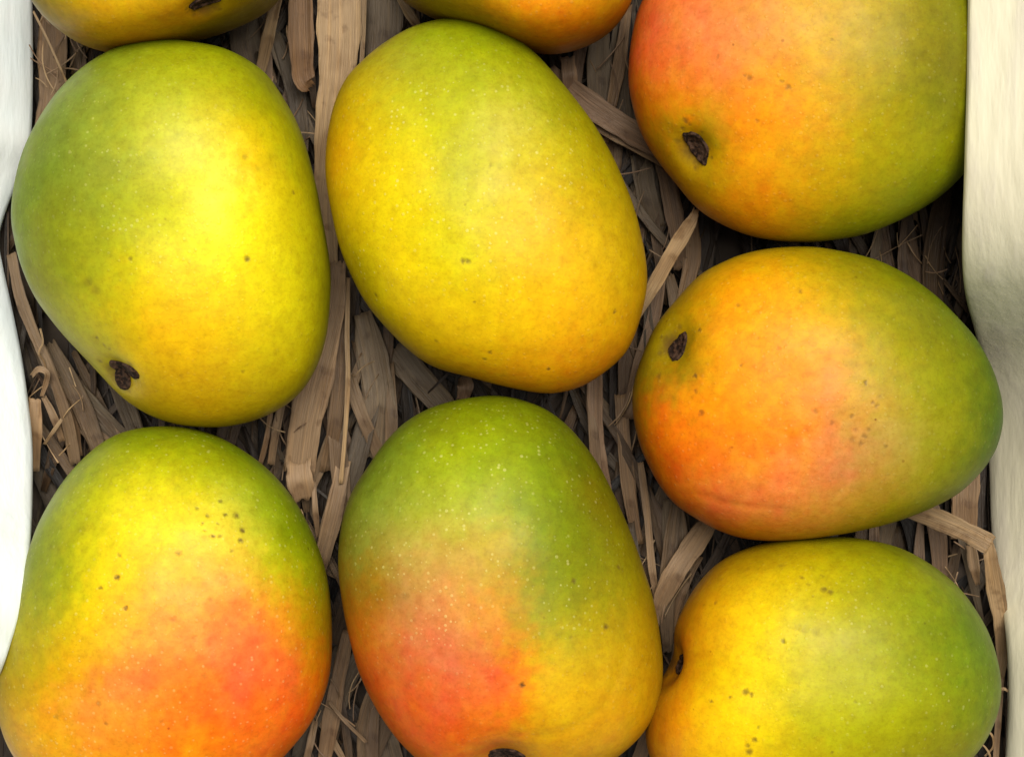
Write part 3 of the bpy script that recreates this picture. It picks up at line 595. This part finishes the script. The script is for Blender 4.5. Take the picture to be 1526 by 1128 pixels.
straw('curled thin fibre in the bottom right corner', [(1445,1098,2.0,3),(1462,1086,2.3,3),(1478,1094,2.3,3),(1480,1112,2.1,3),(1468,1126,1.9,3)], 'gold', 0.2, 1, GB, name='straw_fibre', nc=3)
straw('second curled fibre crossing the first in the bottom right corner', [(1440,1118,1.9,3),(1460,1108,2.2,3),(1474,1122,2.1,3),(1478,1150,1.8,3)], 'gold', 0.2, 1, GB, name='straw_fibre', nc=3)
straw('dark slanting blade at the bottom between the lower left and lower middle mangoes', [(520,940,1.1,18),(505,1010,1.3,24),(492,1080,1.3,26),(480,1150,1.1,22)], 'brown', 0.25, 5, GB, gain=1.2)
straw('thin splinter slanting right across the bottom gap', [(490,1045,1.7,5),(515,1075,1.9,6),(545,1105,1.7,5)], 'tan', 0.3, 3, GB, nc=4)
straw('light blade standing by the lower left mango at the bottom edge', [(470,1075,1.4,10),(462,1110,1.6,12),(450,1160,1.4,12)], 'tan', 0.3, 4, GB)
straw('grey husk under the lower middle mango at the bottom edge', [(560,1050,0.9,34),(575,1100,1.1,42),(590,1160,1.0,36)], 'grey', 0.2, 5, GB)
straw('brown blade between the bottoms of the lower middle and lower right mangoes', [(985,1035,1.0,14),(965,1090,1.2,22),(945,1150,1.1,24)], 'brown', 0.25, 5, GB, gain=1.2)

# medium blades one cannot tell from each other, by gap
def scatter(where, n, poly, ang, spread, zr, wr, lr, tones, seed):
    rr = random.Random(seed)
    xs = [p[0] for p in poly]; ys = [p[1] for p in poly]; x0_, x1_, y0_, y1_ = min(xs), max(xs), min(ys), max(ys)
    long_y = (y1_-y0_) >= (x1_-x0_)
    names = (('high up', 'midway', 'low down') if long_y else ('leftward', 'midway', 'rightward'))
    combos = [(t, wi, zo) for t in tones for wi in ('slim', 'wide') for zo in (0, 1, 2)]; rr.shuffle(combos)
    for k in range(min(n, len(combos))):
        tone, wi, zo = combos[k]; f = (zo+rr.uniform(0.1, 0.9))/3
        x = rr.uniform(x0_, x1_) if long_y else x0_+f*(x1_-x0_); y = y0_+f*(y1_-y0_) if long_y else rr.uniform(y0_, y1_)
        a = math.radians(ang+rr.gauss(0, spread)); L = rr.uniform(*lr); z = rr.uniform(*zr); mid = wr[0]+(wr[1]-wr[0])*0.45
        wd = rr.uniform(wr[0], mid*0.9) if wi == 'slim' else rr.uniform(mid*1.15, wr[1])
        dx, dy = math.sin(a), math.cos(a); bend = rr.uniform(-0.08, 0.08)*L
        rows = [(x+dx*L*t+dy*bend*(1-4*t*t), y+dy*L*t-dx*bend*(1-4*t*t), z+0.25*(1-4*t*t)*rr.uniform(0.3,1), wd*(0.5 if abs(t) > .4 else 1)) for t in (-.5, -.17, .17, .5)]
        rr2 = random.Random(seed*100+k); R = []
        for (a_, b_, z_, w_) in rows: p = P(a_, b_, z_/100); R.append((p.x, p.y, p.z, w_*K))
        V, F, UV = blade_geo(R, rr.uniform(0.05,0.4), 7*K, rr2, nseg=4, nc=6, twist=rr.uniform(-.7,.7))
        o = Vector(R[1][:3]); V = [v-o for v in V]; t = np.array(TONES[tone])*rr.uniform(0.55,1.15)*0.56  # deeper strips toned down, painting in the shade of the gaps
        word = {'pink': 'pinkish'}.get(tone, tone)
        ob = finish('dry_straw', V, F, UV, np.tile(t, (len(V),1)), label='%s %s straw, %s %s' % (wi, word, names[zo], where), category='straw', group=GN); ob.location = o
T1 = ['brown','grey','tan','pink']
GN = 'straw strips deeper in the gaps'
scatter('between the two upper mangoes by the cream wall', 9, [(1300,320),(1425,430)], 3, 7, (0.8,1.4), (12,30), (170,300), ['brown','pink','grey'], 11)
scatter('below the upper left mango, by the white wall', 7, [(70,560),(180,680)], 25, 14, (0.7,1.1), (14,30), (150,270), ['brown','grey','tan'], 12)
scatter('in the gap among the four left and middle mangoes', 9, [(410,600),(640,700)], 8, 16, (0.7,1.2), (14,36), (150,270), T1, 13)
scatter('in the long gap left of the right middle mango', 12, [(885,430),(1010,900)], 6, 12, (0.8,1.3), (12,32), (170,300), T1, 14)
scatter('in the gap left of the top right mango', 9, [(850,80),(990,360)], 5, 16, (0.7,1.1), (14,36), (150,270), T1, 15)
scatter('between the lower left and lower middle mangoes', 8, [(450,1010),(590,1130)], -14, 16, (0.8,1.3), (12,34), (150,270), ['brown','grey','tan'], 16)
scatter('under the broad pale blade near the cream wall', 7, [(1290,780),(1460,900)], 5, 12, (0.7,1.1), (12,30), (150,270), ['brown','pink','grey'], 17)
scatter('in the top left gap by the white wall', 6, [(60,20),(140,150)], 5, 12, (0.5,0.9), (14,34), (150,270), ['brown','tan','grey'], 18)
scatter('left of the broad pale blade at the top', 7, [(350,20),(450,230)], 8, 12, (0.7,1.2), (14,34), (150,270), ['brown','grey','pink'], 19)

# the loose bed below
rr = random.Random(99); AV = []; AF = []; AU = []; AT = []
tn = ['brown','grey','tan','dark','dark','brown','pink']
for k in range(2300):
    x = rr.uniform(-20, 1530); y = rr.uniform(-450, 1590)
    a = math.radians(rr.gauss(3, 24)); L = rr.uniform(110, 380); z = 0.05+0.95*rr.random()**1.6; wd = rr.choice([3,4,6,9,13,18,24,34])*rr.uniform(.8,1.2)
    if wd > 20: z = min(z, 0.6)
    dx, dy = math.sin(a), math.cos(a); bend = rr.uniform(-0.14, 0.14)*L; tl = rr.uniform(-.35,.35)
    R = []
    for t in (-.5, 0, .5):
        p = P(min(max(x+dx*L*t+dy*bend*(1-4*t*t), 12), 1500), y+dy*L*t, max(0.03, z+tl*t*.8)/100); R.append((p.x, p.y, p.z, wd*K*(1 if t == 0 else .45)))
    V, F, UV = blade_geo(R, rr.uniform(0,.6), 6*K, rr, nseg=3, nc=3, twist=rr.uniform(-1,1))
    o = len(AV); AV += V; AF += [tuple(q+o for q in f) for f in F]; AU += UV
    AT += [tuple(np.array(TONES[rr.choice(tn)])*rr.uniform(.12,1.1)*0.46)]*len(V)  # bed colour lowered further to stand in for shade deep down
finish('straw_bedding', AV, AF, AU, AT, label='loose dry straw and husk bed covering the floor of the box under all the mangoes', category='straw bedding', kind='stuff')
# hair-thin fibres
AV = []; AF = []; AU = []; AT = []
for k in range(130):
    gx, gy, gw, gh = rr.choice([(90,610,60,80),(470,660,90,120),(950,600,50,300),(1360,380,70,40),(520,1060,50,70),(930,200,60,130),(1440,860,40,60),(430,120,50,100),(1000,860,40,60),(90,80,35,80)])
    x = gx+rr.uniform(-gw, gw); y = gy+rr.uniform(-gh, gh); a = math.radians(rr.gauss(5, 38)); L = rr.uniform(20, 80); z = rr.uniform(1.0, 1.9)
    R = []; c = rr.uniform(-.12,.12)*L
    for t in (-.5, -.15, .2, .5):
        p = P(x+math.sin(a)*L*t+math.cos(a)*c*(1-4*t*t), y+math.cos(a)*L*t-math.sin(a)*c*(1-4*t*t), (z+rr.uniform(-.15,.15))/100); R.append((p.x,p.y,p.z,rr.uniform(1.2,2.4)*K))
    V, F, UV = blade_geo(R, .3, 0, rr, nseg=3, nc=2)
    o = len(AV); AV += V; AF += [tuple(q+o for q in f) for f in F]; AU += UV
    AT += [tuple(np.array(TONES[rr.choice(['tan','gold','pink'])])*rr.uniform(.6,1))]*len(V)
finish('straw_fibres', AV, AF, AU, AT, label='hair-thin loose straw fibres scattered in the gaps between the mangoes', category='straw fibres', kind='stuff')
